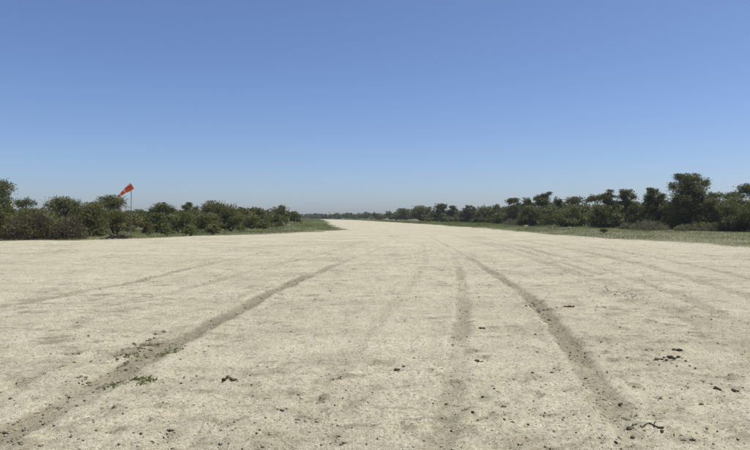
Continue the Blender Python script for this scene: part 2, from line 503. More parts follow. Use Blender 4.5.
def tube(bag, pts, rad, sides=5, tint=0.5):
    pts = np.asarray(pts, float); n = len(pts)
    d = unit(np.gradient(pts, axis=0))
    ref = np.where(np.abs(d[:, 2:3]) > 0.9, np.array([[1.0, 0, 0]]), np.array([[0, 0, 1.0]]))
    u = unit(np.cross(d, ref)); v = np.cross(d, u)
    an = np.linspace(0, 2 * PI, sides, endpoint=False)
    rad = np.asarray(rad, float)
    V = pts[:, None] + (u[:, None] * np.cos(an)[None, :, None] + v[:, None] * np.sin(an)[None, :, None]) * rad[:, None, None]
    F = []
    for i in range(n - 1):
        for k in range(sides):
            k2 = (k + 1) % sides
            F.append((i * sides + k, i * sides + k2, (i + 1) * sides + k2, (i + 1) * sides + k))
    bag.add(V.reshape(-1, 3), F, tint)

def lobes_for(style, R, z0, H, rng):
    hc = H - z0
    L = []
    if style == 'umbrella':
        n = rng.integers(7, 10)
        for i in range(n):
            r = 0.78 * R * math.sqrt((i + 0.3) / n); a = i * 2.4 + rng.uniform(0, 0.9)
            rz = hc * rng.uniform(0.20, 0.32)
            z = z0 + hc * (0.80 - 0.38 * (r / R) ** 2) - rz * 0.5 + rng.normal() * hc * 0.06
            L.append((r * math.cos(a), r * math.sin(a), z, R * rng.uniform(0.36, 0.52), rz))
    elif style == 'layered':
        tiers = [(0.86, 0.66), (0.66, 0.92), (0.44, 0.95), (0.22, 0.75)]
        for ti, (tz, tr) in enumerate(tiers):
            ox, oy = rng.normal(size=2) * R * 0.14
            for i in range(5 if tr > 0.7 else 4):
                a = i * 2.4 + rng.uniform(0, 1.2) + ti
                rr = R * tr * 0.62 * math.sqrt((i + 0.4) / 5)
                L.append((ox + rr * math.cos(a), oy + rr * math.sin(a), z0 + hc * (tz + rng.normal() * 0.06), R * tr * rng.uniform(0.34, 0.52), hc * rng.uniform(0.09, 0.15)))
    elif style == 'tall':
        n = 23
        for i in range(n):
            t = (i + 0.5) / n
            rr = R * (0.35 + 0.65 * math.sin(PI * min(1, 0.18 + 0.80 * t)) ** 0.7) * 0.70 * rng.uniform(0.4, 1.1)
            a = i * 2.4 + rng.uniform(0, 0.8)
            L.append((rr * math.cos(a), rr * math.sin(a), z0 + hc * (0.06 + 0.86 * t), R * rng.uniform(0.32, 0.50) * (1 - 0.42 * t ** 3), hc * rng.uniform(0.09, 0.14)))
    elif style == 'ragged':
        n = rng.integers(13, 17)
        for i in range(n):
            t = 0.10 + 0.80 * ((i + rng.random()) / n); a = i * 2.4 + rng.uniform(0, 0.9)
            rr = R * rng.uniform(0.15, 0.72) * (1.05 - 0.35 * t)
            L.append((rr * math.cos(a), rr * math.sin(a), z0 + hc * t, R * rng.uniform(0.28, 0.44), hc * rng.uniform(0.08, 0.14)))
    else:   # round / bush
        n = rng.integers(10, 14)
        for i in range(n):
            t = (i + 0.5) / n; a = i * 2.4 + rng.uniform(0, 0.9)
            prof = math.sqrt(max(0.05, 1 - (max(0, t - 0.35) / 0.72) ** 2))
            rr = R * prof * 0.68 * rng.uniform(0.45, 1.0)
            L.append((rr * math.cos(a), rr * math.sin(a), z0 + hc * (0.10 + 0.78 * t), R * rng.uniform(0.30, 0.44), hc * rng.uniform(0.13, 0.20)))
    return L

def crown_points(L, R, H, z0, n_leaf, rng, fit=True):
    vol = np.array([l[3] ** 2 * l[4] for l in L]) ** 0.66
    vol /= vol.sum()
    pts = []; tn = []
    for l, f in zip(L, vol):
        k = int(rng.integers(9, 16))
        u = unit(rng.normal(size=(k, 3)))
        u[:, 2] = np.where(u[:, 2] < -0.35, -u[:, 2] * 0.6, u[:, 2])
        rad = rng.uniform(0.45, 1.02, size=(k, 1))
        cc = np.array(l[:3]) + u * rad * np.array([l[3], l[3], l[4]])
        m = max(3, int(n_leaf * f / k))
        sg = np.array([l[3] * 0.27, l[3] * 0.27, min(l[4] * 0.36, l[3] * 0.25)])
        p = cc[:, None] + rng.normal(size=(k, m, 3)) * sg
        ct = rng.normal(0.45, 0.16, size=(k, 1))
        pts.append(p.reshape(-1, 3)); tn.append((ct + rng.normal(0, 0.16, size=(k, m))).ravel())
    P = np.concatenate(pts); T = np.clip(np.concatenate(tn), 0, 1)
    if fit:
        top = np.quantile(P[:, 2], 0.992); bot = np.quantile(P[:, 2], 0.01)
        P[:, 2] = z0 + (P[:, 2] - bot) * (H - z0) / (top - bot)
        ex = np.quantile(np.abs(P[:, 0]), 0.985)
        P[:, :2] *= R / ex
        cap = H + 0.02
        P[:, 2] = np.minimum(P[:, 2], cap + (P[:, 2] - cap) * 0.3)
    P[:, 2] = np.maximum(P[:, 2], 0.05)
    return P, T

def leaf_size(d):
    return float(np.clip(0.00155 * d, 0.072, 0.5))

def make_tree(name, label, cat, group, x, top, hw, d, style, leafmat, bottom, cov=3.2, stems=1, seed=0, dense=1.0, zoff=0.0):
    """x, top, hw, bottom: crown centre, top, half width and underside as photo rows/columns at distance d"""
    rng = np.random.default_rng(1000 + seed)
    X, Y = lat(x, d), d
    g = float(ground_z(X, Y))
    root = empty(name, (X, Y, g))
    tag(root, label, cat, group)
    H = zpx(top, d) - g; R = hw * d / FOC; z0 = max(0.15, zpx(bottom, d) - g)
    L = lobes_for(style, R, z0, H, rng)
    s = leaf_size(d)
    wr = 0.42
    area = 2 * R * (H - z0) * 0.8
    n = int(1.4 * cov * dense * area / (2 * s * s * wr * 0.55))
    n = int(np.clip(n, 900, 26000))
    P, T = crown_points(L, R, H, z0, n, rng)
    Vq, Fq = leaf_quads(P, s * rng.uniform(0.6, 1.25, len(P)), wr, rng, 0.6)
    # stems and limbs
    tb = Bag(); limbs = []
    split = style in ('umbrella', 'ragged', 'layered') and d < 118
    r0 = 0.022 * H + 0.03
    for k in range(stems):
        a = rng.uniform(0, 2 * PI)
        off = np.array([math.cos(a), math.sin(a), 0]) * (0.0 if stems == 1 else 0.14 * R)
        fork_z = (0.25 + 0.1 * rng.random()) * H if style != 'umbrella' else max(0.3, z0 * 0.62)
        lean = off * 2.2 + np.array([rng.normal() * 0.07 * R, rng.normal() * 0.07 * R, 0])
        fork = np.array([lean[0], lean[1], fork_z])
        tube(tb, [off * 0.6 + np.array([0, 0, -0.12]), off * 0.8 + np.array([0, 0, 0.05]), (off + fork) / 2 + np.array([rng.normal() * 0.04, 0, 0]), fork],
             [r0 * 1.35, r0 * 1.05, r0 * 0.85, r0 * 0.75], 7, 0.4)
        for l in L[k::stems]:
            c = np.array(l[:3]); c[2] = min(c[2], H - 0.1)
            if c[2] < fork_z * 0.8: fs = np.array([lean[0] * 0.5, lean[1] * 0.5, max(0.1, c[2] * 0.5)])
            else: fs = fork
            mid = fs * 0.45 + c * 0.55; mid[2] += 0.10 * (c[2] - fs[2]) - 0.05; mid[:2] += rng.normal(size=2) * 0.07 * R
            lb_ = Bag() if split else tb
            tube(lb_, [fs, fs * 0.75 + mid * 0.25 + rng.normal(size=3) * 0.02, mid, c], [r0 * 0.55, r0 * 0.46, r0 * 0.33, r0 * 0.13], 5, 0.5)
            for q in range(4):
                e = c + rng.normal(size=3) * np.array([l[3], l[3], l[4]]) * 0.75
                e[2] = max(0.1, min(e[2], H - 0.05))
                tube(lb_, [mid * 0.3 + c * 0.7, (c + e) / 2 + rng.normal(size=3) * 0.03, e], [r0 * 0.2, r0 * 0.13, r0 * 0.05], 4, 0.6)
            if split: limbs.append(lb_)
    tr_ = tb.build('trunk', M['bark'], root, True)
    for lb_ in limbs: lb_.build('branch', M['bark'], tr_, True)
    mesh_obj('crown', Vq, Fq, M[leafmat], root, {'tint': ('FACE', T)})
    return root

def twig_quads(A, B, w, rng, jit=0.05):
    n = len(A)
    d = unit(B - A)
    side = unit(np.cross(d, unit(rng.normal(size=(n, 3)))))
    mid = A * 0.55 + B * 0.45 + rng.normal(size=(n, 3)) * jit
    V = np.stack([A - side * w, A + side * w, mid + side * w * 0.7, mid - side * w * 0.7, B + side * w * 0.25, B - side * w * 0.25], 1).reshape(-1, 3)
    i = np.arange(n)[:, None] * 6
    F = np.concatenate([i + np.array([[0, 1, 2, 3]]), i + np.array([[3, 2, 4, 5]])])
    return V, F

def make_dry_bush(name, label, group, x, top, hw, d, twigmat, leafmat, n_twig, n_leaf, seed):
    rng = np.random.default_rng(3000 + seed)
    X, Y = lat(x, d), d
    g = float(ground_z(X, Y))
    root = tag(empty(name, (X, Y, g)), label, 'bush', group)
    H = zpx(top, d) - g; R = hw * d / FOC
    tb = Bag()
    for k in range(9):
        a = rng.uniform(0, 2 * PI); r = R * rng.uniform(0.2, 0.75)
        e = np.array([math.cos(a) * r, math.sin(a) * r * 0.8, H * rng.uniform(0.5, 0.85)])
        b0 = np.array([math.cos(a), math.sin(a), 0]) * R * 0.15
        tube(tb, [b0 + np.array([0, 0, -0.08]), b0 * 0.6 + e * 0.4 + np.array([0, 0, 0.12 * H]), e], [0.035, 0.024, 0.008], 5, 0.4)
    tb.build('stem', M['bark'], root, True)
    # twigs fan out through a lumpy dome
    th = rng.uniform(0, 2 * PI, n_twig); rr = np.sqrt(rng.random(n_twig)) * R
    px, py = rr * np.cos(th), rr * np.sin(th) * 0.85
    hz = H * np.sqrt(np.clip(1.08 - (rr / R) ** 2.2, 0.06, 1)) * (0.72 + 0.5 * (vn(px * 1.3 + seed * 9, py * 1.3) - 0.25))
    hz = np.minimum(hz * (0.45 + 0.95 * vn(px * 2.2 + seed * 5, py * 2.2, 3)), H)
    z1 = hz * rng.random(n_twig) ** 0.6
    ln = rng.uniform(0.25, 0.75, n_twig)
    dirs = unit(np.stack([px / R * 0.8 + rng.normal(0, 0.45, n_twig), py / R * 0.8 + rng.normal(0, 0.45, n_twig), rng.uniform(0.1, 1.3, n_twig)], -1))
    B = np.stack([px, py, z1], -1); A = B - dirs * ln[:, None]
    A[:, 2] = np.maximum(A[:, 2], 0.0)
    Vt, Ft = twig_quads(A, B, 0.011, rng)
    T = np.clip(rng.normal(0.5, 0.22, n_twig), 0, 1)
    tw = mesh_obj('twigs', Vt, Ft, M[twigmat], root, {'tint': ('FACE', np.concatenate([T, T]))})
    tw['kind'] = 'stuff'
    if n_leaf:
        pick = rng.integers(0, n_twig, n_leaf)
        C = B[pick] + rng.normal(size=(n_leaf, 3)) * 0.08
        C[:, 2] = np.maximum(C[:, 2], 0.06)
        Vl, Fl = leaf_quads(C, rng.uniform(0.03, 0.085, n_leaf), 0.45, rng)
        lf = mesh_obj('foliage', Vl, Fl, M[leafmat], root, {'tint': ('FACE', np.clip(rng.normal(0.5, 0.2, n_leaf), 0, 1))})
    return root

# ------------------------------------------------------------------ trees of the left treeline
GL = 'acacias of the left treeline'
GR = 'acacias of the right treeline'
make_tree('acacia_tree', 'tall dark two-tiered acacia cut off by the left edge of the photo', 'tree', GL, -13, 177, 25, 47, 'ragged', 'leaf_dark', 232, 3.6, 2, 1)
make_tree('acacia_tree', 'small flat-topped acacia rising alone behind the brown thorn bush, next to the left-edge acacia', 'tree', GL, 26, 198, 10, 108, 'umbrella', 'leaf_dark', 207.5, 2.6, 1, 2)
make_tree('acacia_tree', 'flat-topped acacia with spreading crown above the right half of the brown thorn bush', 'tree', GL, 64, 197, 17, 66, 'umbrella', 'leaf_mid', 213, 3.0, 2, 3)
make_tree('acacia_tree', 'bushy green acacia reaching the ground just right of the brown thorn bush', 'tree', GL, 91, 203, 18, 52, 'round', 'leaf_mid', 234, 3.4, 2, 4)
make_tree('acacia_tree', 'dark umbrella-shaped acacia directly behind and left of the windsock', 'tree', GL, 113, 195.5, 16, 63, 'umbrella', 'leaf_mid', 210, 3.2, 1, 5)
make_tree('acacia_tree', 'low rounded acacia in the gap just right of the windsock pole', 'tree', GL, 142, 211, 9, 92, 'round', 'leaf_dark', 228, 3.2, 1, 6)
make_tree('acacia_tree', 'dark flat-topped acacia, first tall one right of the windsock pole', 'tree', GL, 162, 203, 13, 66, 'umbrella', 'leaf_dark', 216, 3.0, 2, 7)
make_tree('acacia_tree', 'thin acacia with upswept branches between two flat-topped acacias right of the windsock', 'tree', GL, 188, 203, 11, 74, 'layered', 'leaf_dark', 222, 3.0, 2, 8)
make_tree('acacia_tree', 'widest umbrella-shaped acacia between the windsock and the grass tongue', 'tree', GL, 217, 201.5, 19, 68, 'umbrella', 'leaf_mid', 217, 3.2, 2, 9)
make_tree('acacia_tree', 'low round-headed acacia right of the widest umbrella acacia on the left side', 'tree', GL, 241, 208.5, 10, 86, 'round', 'leaf_mid', 227, 3.2, 1, 10)
make_tree('acacia_tree', 'broad low acacia left of the dome-shaped one near the end of the left treeline', 'tree', GL, 260, 208.5, 14, 94, 'layered', 'leaf_mid', 226, 3.2, 2, 11)
make_tree('acacia_tree', 'dome-shaped dark acacia standing highest near the far end of the left treeline', 'tree', GL, 281, 205.5, 9, 112, 'round', 'leaf_dark', 222, 3.4, 1, 12)
make_tree('acacia_tree', 'last dark low acacia of the left treeline above the tip of the grass tongue', 'tree', GL, 295, 211.5, 7, 140, 'round', 'leaf_dark', 222, 3.4, 1, 13)
# bushes below them
BL = 'leafy bushes below the left treeline'
make_tree('leafy_bush', 'dark leafy bush under the left-edge acacia, left of the brown thorn bush', 'bush', BL, 2, 205, 17, 45, 'round', 'leaf_dark', 239, 3.4, 3, 21)
make_tree('leafy_bush', 'grey-green bush behind the brown thorn bush below the small lone acacia', 'bush', BL, 33, 209, 22, 58, 'round', 'leaf_mid', 233, 3.2, 3, 22)
make_tree('leafy_bush', 'green bush below the umbrella acacia left of the windsock pole', 'bush', BL, 115, 210, 16, 58, 'round', 'leaf_mid', 231, 3.2, 3, 23)
make_tree('leafy_bush', 'dark bush beneath the first tall flat-topped acacia right of the windsock', 'bush', BL, 155, 213, 11, 62, 'round', 'leaf_dark', 232, 3.2, 3, 24)
make_tree('leafy_bush', 'lighter green bush in front of the thin upswept acacia on the left side', 'bush', BL, 181, 211.5, 15, 60, 'round', 'leaf_green', 232, 3.0, 3, 25)
make_tree('leafy_bush', 'green bush beneath the widest umbrella acacia on the left side', 'bush', BL, 208, 213, 14, 64, 'round', 'leaf_mid', 231, 3.2, 3, 26)
make_tree('leafy_bush', 'grey-green bush right of the bush under the widest umbrella acacia', 'bush', BL, 231, 213, 13, 68, 'round', 'leaf_mid', 230, 3.2, 3, 27)
make_tree('leafy_bush', 'low green bush at the back of the grass tongue on the left', 'bush', BL, 252, 215, 11, 82, 'round', 'leaf_green', 228, 3.0, 3, 28)
make_tree('leafy_bush', 'low dark bush below the dome-shaped acacia near the grass tongue', 'bush', BL, 276, 214.5, 11, 100, 'round', 'leaf_dark', 226, 3.0, 3, 29)
SL = 'small shrubs on the left verge'
for i, (x, top, hw, d, mt, lb) in enumerate([
        (148, 222, 6, 55, 'leaf_mid', 'small shrub on the left verge just right of the windsock base'),
        (167, 223, 7, 53, 'leaf_green', 'small green shrub in front of the first tall acacia right of the windsock'),
        (190, 225, 6, 53, 'leaf_green', 'small shrub on the verge in front of the lighter green bush'),
        (213, 224, 7, 57, 'leaf_mid', 'small shrub on the verge below the widest umbrella acacia'),
        (100, 228, 6, 50, 'leaf_mid', 'small shrub left of the dark brush pile beside the windsock'),
        (262, 222.5, 5, 78, 'leaf_mid', 'tiny shrub on the middle of the grass tongue')]):
    make_tree('small_shrub', lb, 'shrub', SL, x, top, hw, d, 'round', mt, 235, 2.2, 2, 40 + i)
DB = 'brown thorn bushes at the left'
make_dry_bush('thorn_bush', 'reddish-brown leafless thorn bush at the strip edge beside the left-edge acacia', DB, 20, 211, 18, 43.5, 'twig_brown', 'leaf_mid', 2300, 2200, 1)
make_dry_bush('thorn_bush', 'reddish-brown leafless thorn bush in the middle of the brown thicket at the left', DB, 46, 209, 20, 44.5, 'twig_brown', 'leaf_mid', 2500, 2000, 2)
make_dry_bush('thorn_bush', 'reddish-brown leafless thorn bush ending the brown thicket beside the bushy green acacia', DB, 69, 213, 19, 44.5, 'twig_brown', 'leaf_mid', 2100, 1500, 3)

# ------------------------------------------------------------------ trees of the right treeline, far to near
make_tree('acacia_tree', 'farthest low acacia one can tell apart at the far end of the right treeline', 'tree', GR, 405, 208.5, 9, 270, 'round', 'leaf_dark', 219, 3.4, 1, 51)
make_tree('acacia_tree', 'broad flat acacia left of the dark dome-shaped one far along the right treeline', 'tree', GR, 421, 206, 12, 240, 'round', 'leaf_dark', 219.5, 3.4, 2, 52)
make_tree('acacia_tree', 'dark dome-shaped acacia far along the right treeline', 'tree', GR, 440, 203.8, 8, 214, 'round', 'leaf_dark', 219.5, 3.6, 1, 53)
make_tree('acacia_tree', 'narrow acacia touching the right side of the far dark dome-shaped acacia', 'tree', GR, 452.5, 206, 7, 200, 'layered', 'leaf_dark', 220, 3.4, 1, 54)
make_tree('acacia_tree', 'pointed cone-shaped acacia standing alone right of the far dome-shaped acacia', 'tree', GR, 469.5, 205.5, 7, 178, 'tall', 'leaf_dark', 221, 3.6, 1, 55)
make_tree('acacia_tree', 'low acacia just right of the far cone-shaped acacia', 'tree', GR, 484, 206.5, 7, 165, 'umbrella', 'leaf_mid', 214, 3.0, 1, 56)
make_tree('acacia_tree', 'lighter green acacia left of the dark clump where the right treeline gets tall', 'tree', GR, 498, 205, 8, 150, 'round', 'leaf_green', 222, 3.0, 2, 57)
make_tree('acacia_tree', 'dark acacia starting the tall part of the right treeline', 'tree', GR, 513, 198.5, 11, 130, 'layered', 'leaf_dark', 222, 3.4, 2, 58)
make_tree('acacia_tree', 'dark acacia left of the highest crown in the middle of the right treeline', 'tree', GR, 527.5, 197.8, 7, 124, 'umbrella', 'leaf_dark', 212, 3.4, 1, 59)
make_tree('acacia_tree', 'ragged dark acacia with the highest crown behind the broad green bush', 'tree', GR, 543.5, 192.5, 10, 117, 'layered', 'leaf_dark', 213, 3.6, 2, 60)
make_tree('acacia_tree', 'small dark crown between two larger acacias behind the broad green bush', 'tree', GR, 558, 197.5, 6, 122, 'umbrella', 'leaf_dark', 208, 3.2, 1, 61)
make_tree('acacia_tree', 'flat umbrella acacia above the right end of the broad green bush', 'tree', GR, 574, 196.5, 10, 115, 'umbrella', 'leaf_dark', 205, 3.2, 1, 62)
make_tree('acacia_tree', 'flat umbrella acacia leaning left of the two tall ragged crowns', 'tree', GR, 596, 194.5, 9, 104, 'umbrella', 'leaf_dark', 202.5, 3.2, 1, 63)
make_tree('acacia_tree', 'tall ragged acacia, left one of the two with thin bare stems', 'tree', GR, 608.5, 190, 9, 100, 'layered', 'leaf_dark', 209, 3.4, 2, 64)
make_tree('acacia_tree', 'tall ragged acacia with thin bare stems and sky gaps, right one of the two', 'tree', GR, 626, 190, 12.5, 92, 'layered', 'leaf_dark', 213, 3.4, 3, 65)
make_tree('acacia_tree', 'round dark acacia just left of the tallest tree on the right', 'tree', GR, 653, 188.5, 13.5, 84, 'tall', 'leaf_dark', 225, 4.4, 2, 66)
make_tree('acacia_tree', 'tallest tree on the right, broad dark crown rising above all others', 'tree', GR, 689, 174.5, 20.5, 78, 'tall', 'leaf_dark', 226, 4.4, 2, 167)
make_tree('acacia_tree', 'small flat umbrella acacia right of the tallest tree', 'tree', GR, 715.5, 192, 9, 96, 'umbrella', 'leaf_dark', 200, 3.2, 1, 68)
make_tree('acacia_tree', 'flat umbrella acacia above the big dark bush at the right edge', 'tree', GR, 734.5, 192, 10.5, 90, 'umbrella', 'leaf_dark', 200, 3.2, 1, 69)
make_tree('acacia_tree', 'high umbrella acacia cut off by the right edge of the photo', 'tree', GR, 754, 183.5, 15, 86, 'umbrella', 'leaf_dark', 194, 3.2, 1, 70)
BR = 'leafy bushes below the right treeline'
make_tree('leafy_bush', 'big dark leafy bush at the right edge of the photo', 'bush', BR, 742, 198, 21, 69, 'round', 'leaf_dark', 231, 3.6, 4, 71)
make_tree('leafy_bush', 'green bush between the tallest tree and the big dark bush at the right edge', 'bush', BR, 712, 200, 13, 76, 'round', 'leaf_mid', 229, 3.2, 3, 72)
make_tree('leafy_bush', 'broad green bush in the middle of the right treeline', 'bush', BR, 563, 205, 21, 100, 'round', 'leaf_green', 225.5, 3.2, 4, 73)
make_tree('leafy_bush', 'green bush below the leaning umbrella acacia, left of the bare stems', 'bush', BR, 600, 205, 12, 92, 'round', 'leaf_mid', 227, 3.2, 3, 74)
make_tree('leafy_bush', 'dark bush at the left end of the broad green bush', 'bush', BR, 531, 206, 14, 108, 'round', 'leaf_dark', 225, 3.4, 3, 75)
make_tree('leafy_bush', 'dark undergrowth bush between the bare stems and the round dark acacia', 'bush', BR, 637, 205, 10, 88, 'round', 'leaf_dark', 227, 3.2, 3, 76)
make_tree('leafy_bush', 'dark bush filling the gap left of the tallest tree', 'bush', BR, 668, 203, 11, 82, 'round', 'leaf_dark', 228, 3.4, 3, 77)
make_tree('leafy_bush', 'pale green bush below the lighter green acacia far along the right', 'bush', BR, 499, 213, 10, 138, 'round', 'leaf_green', 223, 3.0, 3, 78)
make_tree('small_shrub', 'small dark shrub alone on the green verge below the bare-stemmed acacias', 'shrub', None, 604, 229, 3.2, 63, 'round', 'leaf_mid', 234, 3.0, 2, 79)
DR = 'grey dry bushes on the right verge'
make_dry_bush('dry_bush', 'grey-brown dry bush in front of the round dark acacia', DR, 650, 218.5, 19, 75, 'twig_grey', 'leaf_dry', 1200, 3800, 11)
make_dry_bush('dry_bush', 'low grey-brown dry bush at the foot of the tallest tree', DR, 690, 222, 15, 72, 'twig_grey', 'leaf_dry', 900, 2800, 12)
make_dry_bush('dry_bush', 'low grey-brown dry bush left of the big dark bush at the right edge', DR, 714, 222.5, 13, 70, 'twig_grey', 'leaf_dry', 800, 2600, 13)
make_dry_bush('dry_bush', 'low grey-brown dry bush between the bare stems and the round dark acacia', DR, 628, 221, 9, 80, 'twig_grey', 'leaf_dry', 700, 1800, 14)
make_dry_bush('dry_bush', 'pale dry bush beside the lighter green acacia far along the right', DR, 511, 217, 9, 120, 'twig_grey', 'leaf_dry', 1200, 900, 15)

# ------------------------------------------------------------------ thicket and far woodland: masses nobody could count
def crowns_mass(name, label, mat, spots, seed):
    rng = np.random.default_rng(seed)
    VV = []; FF = []; TT = []; n0 = 0
    tb = Bag()
    for (X, Y, H, R, z0) in spots:
        d = math.hypot(X, Y)
        s = max(0.0025 * d, 0.14)
        n = int(np.clip(2.6 * 1.6 * R * (H - z0) / (2 * s * s * 0.42 * 0.55), 50, 900))
        k = 9
        u = unit(rng.normal(size=(k, 3))) * rng.uniform(0.25, 0.85, (k, 1))
        cc = np.array([0, 0, (H + z0) / 2]) + u * np.array([R, R, (H - z0) / 2])
        p = (cc[:, None] + rng.normal(size=(k, max(3, n // k), 3)) * np.array([R * 0.2, R * 0.2, (H - z0) * 0.10]))
        ct = rng.normal(0.45, 0.15, (k, 1)) + rng.normal(0, 0.15, (k, p.shape[1]))
        p = p.reshape(-1, 3); p[:, 2] = np.clip(p[:, 2], 0.05, None)
        g = float(ground_z(X, Y)); p += np.array([X, Y, g])
        V, F = leaf_quads(p, s * rng.uniform(0.6, 1.2, len(p)), 0.42, rng, 0.6)
        VV.append(V); FF.append(F + n0); n0 += len(V); TT.append(np.clip(ct.ravel(), 0, 1))
    o = mesh_obj(name, np.concatenate(VV), np.concatenate(FF), mat, None, {'tint': ('FACE', np.concatenate(TT))})
    tag(o, label, kind='stuff')
    return o

def band_left(Y):   # front line of the woods left of the strip
    return np.interp(Y, [-40, 30, 44, 60, 80, 110, 150, 210, 300, 400, 520, 700], [-44, -40, -30, -25, -23, -22, -24, -30, -42, -58, -88, -140])
def band_right(Y):
    return np.interp(Y, [-40, 30, 60, 80, 110, 150, 210, 300, 400, 520, 700], [46, 44, 41, 38, 33, 29, 22, 6, -12, -42, -80])

rng = np.random.default_rng(77)
sp = []
for i in range(210):
    Y = rng.uniform(40, 190)
    sp.append((band_left(Y) - 3 - 26 * rng.random() ** 1.5, Y, rng.uniform(1.6, 2.9), rng.uniform(1.0, 2.0), 0.1))
crowns_mass('thicket', 'grey-green scrub thicket filling in behind the left treeline', M['leaf_mid'], sp, 78)
sp = []
for i in range(230):
    Y = rng.uniform(55, 230)
    sp.append((band_right(Y) + 4 + 28 * rng.random() ** 1.5, Y, rng.uniform(2.8, 4.6), rng.uniform(1.4, 2.6), 0.1))
for i in range(150):
    Y = rng.uniform(66, 240)
    sp.append((band_right(Y) + rng.uniform(-1.0, 5.0), Y, rng.uniform(0.9, 2.2), rng.uniform(0.9, 1.9), 0.05))
crowns_mass('thicket', 'dark scrub thicket filling in behind the right treeline', M['leaf_dark'], sp, 79)
sp = []
for i in range(620):      # the woods run on along both sides and close the view beyond the bend
    Y = 150 + 560 * rng.random() ** 1.2
    dep = 90 * rng.random() ** 1.6
    if rng.random() < 0.5: X = band_left(Y) - 3 - dep
    else: X = band_right(Y) + 3 + dep
    H = rng.uniform(2.6, 5.0)
    sp.append((X, Y, H, rng.uniform(1.6, 3.4), 0.1 if rng.random() < 0.7 else H * 0.4))
for i in range(520):
    X = rng.uniform(-260, 200); Y = rng.uniform(508, 700)
    H = rng.uniform(2.8, 5.2)
    sp.append((X, Y, H, rng.uniform(2.2, 4.2), 0.1))
crowns_mass('far_woodland', 'far dark scrub woodland closing the horizon at the end of the airstrip', M['leaf_dark'], sp, 80)
sp = []
for i in range(70):       # woods going on past the picture on both sides
    Y = rng.uniform(10, 60)
    if i % 2: X = -48 - 30 * rng.random() ; Y = rng.uniform(42, 75)
    else: X = 52 + 30 * rng.random()
    H = rng.uniform(2.2, 4.6)
    sp.append((X, Y, H, rng.uniform(1.4, 2.8), 0.1))
crowns_mass('woodland', 'scrub woodland going on beyond both sides of the picture', M['leaf_mid'], sp, 81)

# ------------------------------------------------------------------ verge grass
def grass(name, label, n, sampler, seed, hmin, hmax, thr):
    rng = np.random.default_rng(seed)
    X, Y = sampler(rng, n)
    sd = edge_sd(X, Y)
    dens = fbm(X * 0.55, Y * 0.28, 51, 3)
    keep = (sd < -0.02) & (dens + rng.normal(0, 0.05, n) + 0.10 * sstep(0, 4, -sd) > thr)
    # thin pioneers creep a little way onto the sand
    keep |= (sd >= -0.02) & (sd < 2.2) & (rng.random(n) < 0.22 * (1 - sd / 2.3)) & (dens > thr + 0.06)
    X, Y, sd, dens = X[keep], Y[keep], sd[keep], dens[keep]
    m = len(X)
    z = np.where(sd > 0, strip_z(X, Y), ground_z(X, Y)) - 0.01
    h = rng.uniform(hmin, hmax, m) * (0.6 + 0.8 * vn(X * 0.8, Y * 0.8, 53)) * np.where(sd > -0.8, 0.6, 1.0)
    w = np.maximum(0.010, 0.00024 * Y) * rng.uniform(0.7, 1.3, m)
    a = rng.uniform(0, PI, m); ln = rng.normal(0, 0.45, (m, 2)) * h[:, None]
    ca, sa = np.cos(a) * w, np.sin(a) * w
    V = np.stack([np.stack([X - ca, Y - sa, z], -1), np.stack([X + ca, Y + sa, z], -1), np.stack([X + ln[:, 0], Y + ln[:, 1], z + h], -1)], 1).reshape(-1, 3)
    T = np.clip(0.15 + 0.9 * (vn(X * 0.5, Y * 0.25, 57) - 0.2) + rng.normal(0, 0.18, m), 0, 1)
    o = mesh_obj(name, V, np.arange(3 * m).reshape(m, 3), M['grass'], None, {'tint': ('FACE', T)})
    tag(o, label, kind='stuff')

def left_samp(rng, n):
    Y = 38 + 110 * rng.random(n) ** 1.7
    lo = band_left(Y) - 6
    hi = np.interp(Y, [38, 44, 53, 62, 75, 80, 92, 120, 212], [-22, -17, -13.5, -9.5, -4.8, -3.6, -4.5, -8, -15])
    return lo + (hi - lo) * rng.random(n), Y
def right_samp(rng, n):
    Y = 22 + 200 * rng.random(n) ** 1.8
    lo = np.interp(Y, [20, 30, 41, 50, 62, 85, 118, 175, 230], [19, 18, 16, 14.6, 13.6, 13, 11.5, 6, 0]); hi = band_right(Y) + 5
    return lo + (hi - lo) * rng.random(n) ** 1.15, Y
def far_samp(rng, n):
    Y = 110 + 360 * rng.random(n)
    side = rng.random(n) < 0.5
    l = np.interp(Y, [110, 125, 250, 375, 470], [-7.5, -9.3, -19.6, -33, -48]); r = np.interp(Y, [105, 118, 175, 300, 385, 480], [14, 13.4, 7.5, -7, -21, -50])
    return np.where(side, l - 16 * rng.random(n), r + 14 * rng.random(n)), Y
grass('grass', 'short pale green grass on the tongue of verge left of the airstrip', 90000, left_samp, 61, 0.07, 0.24, 0.42)
grass('grass', 'short green grass on the verge right of the airstrip', 190000, right_samp, 62, 0.05, 0.15, 0.35)
grass('grass', 'distant grass along both edges of the far airstrip', 26000, far_samp, 63, 0.2, 0.5, 0.42)

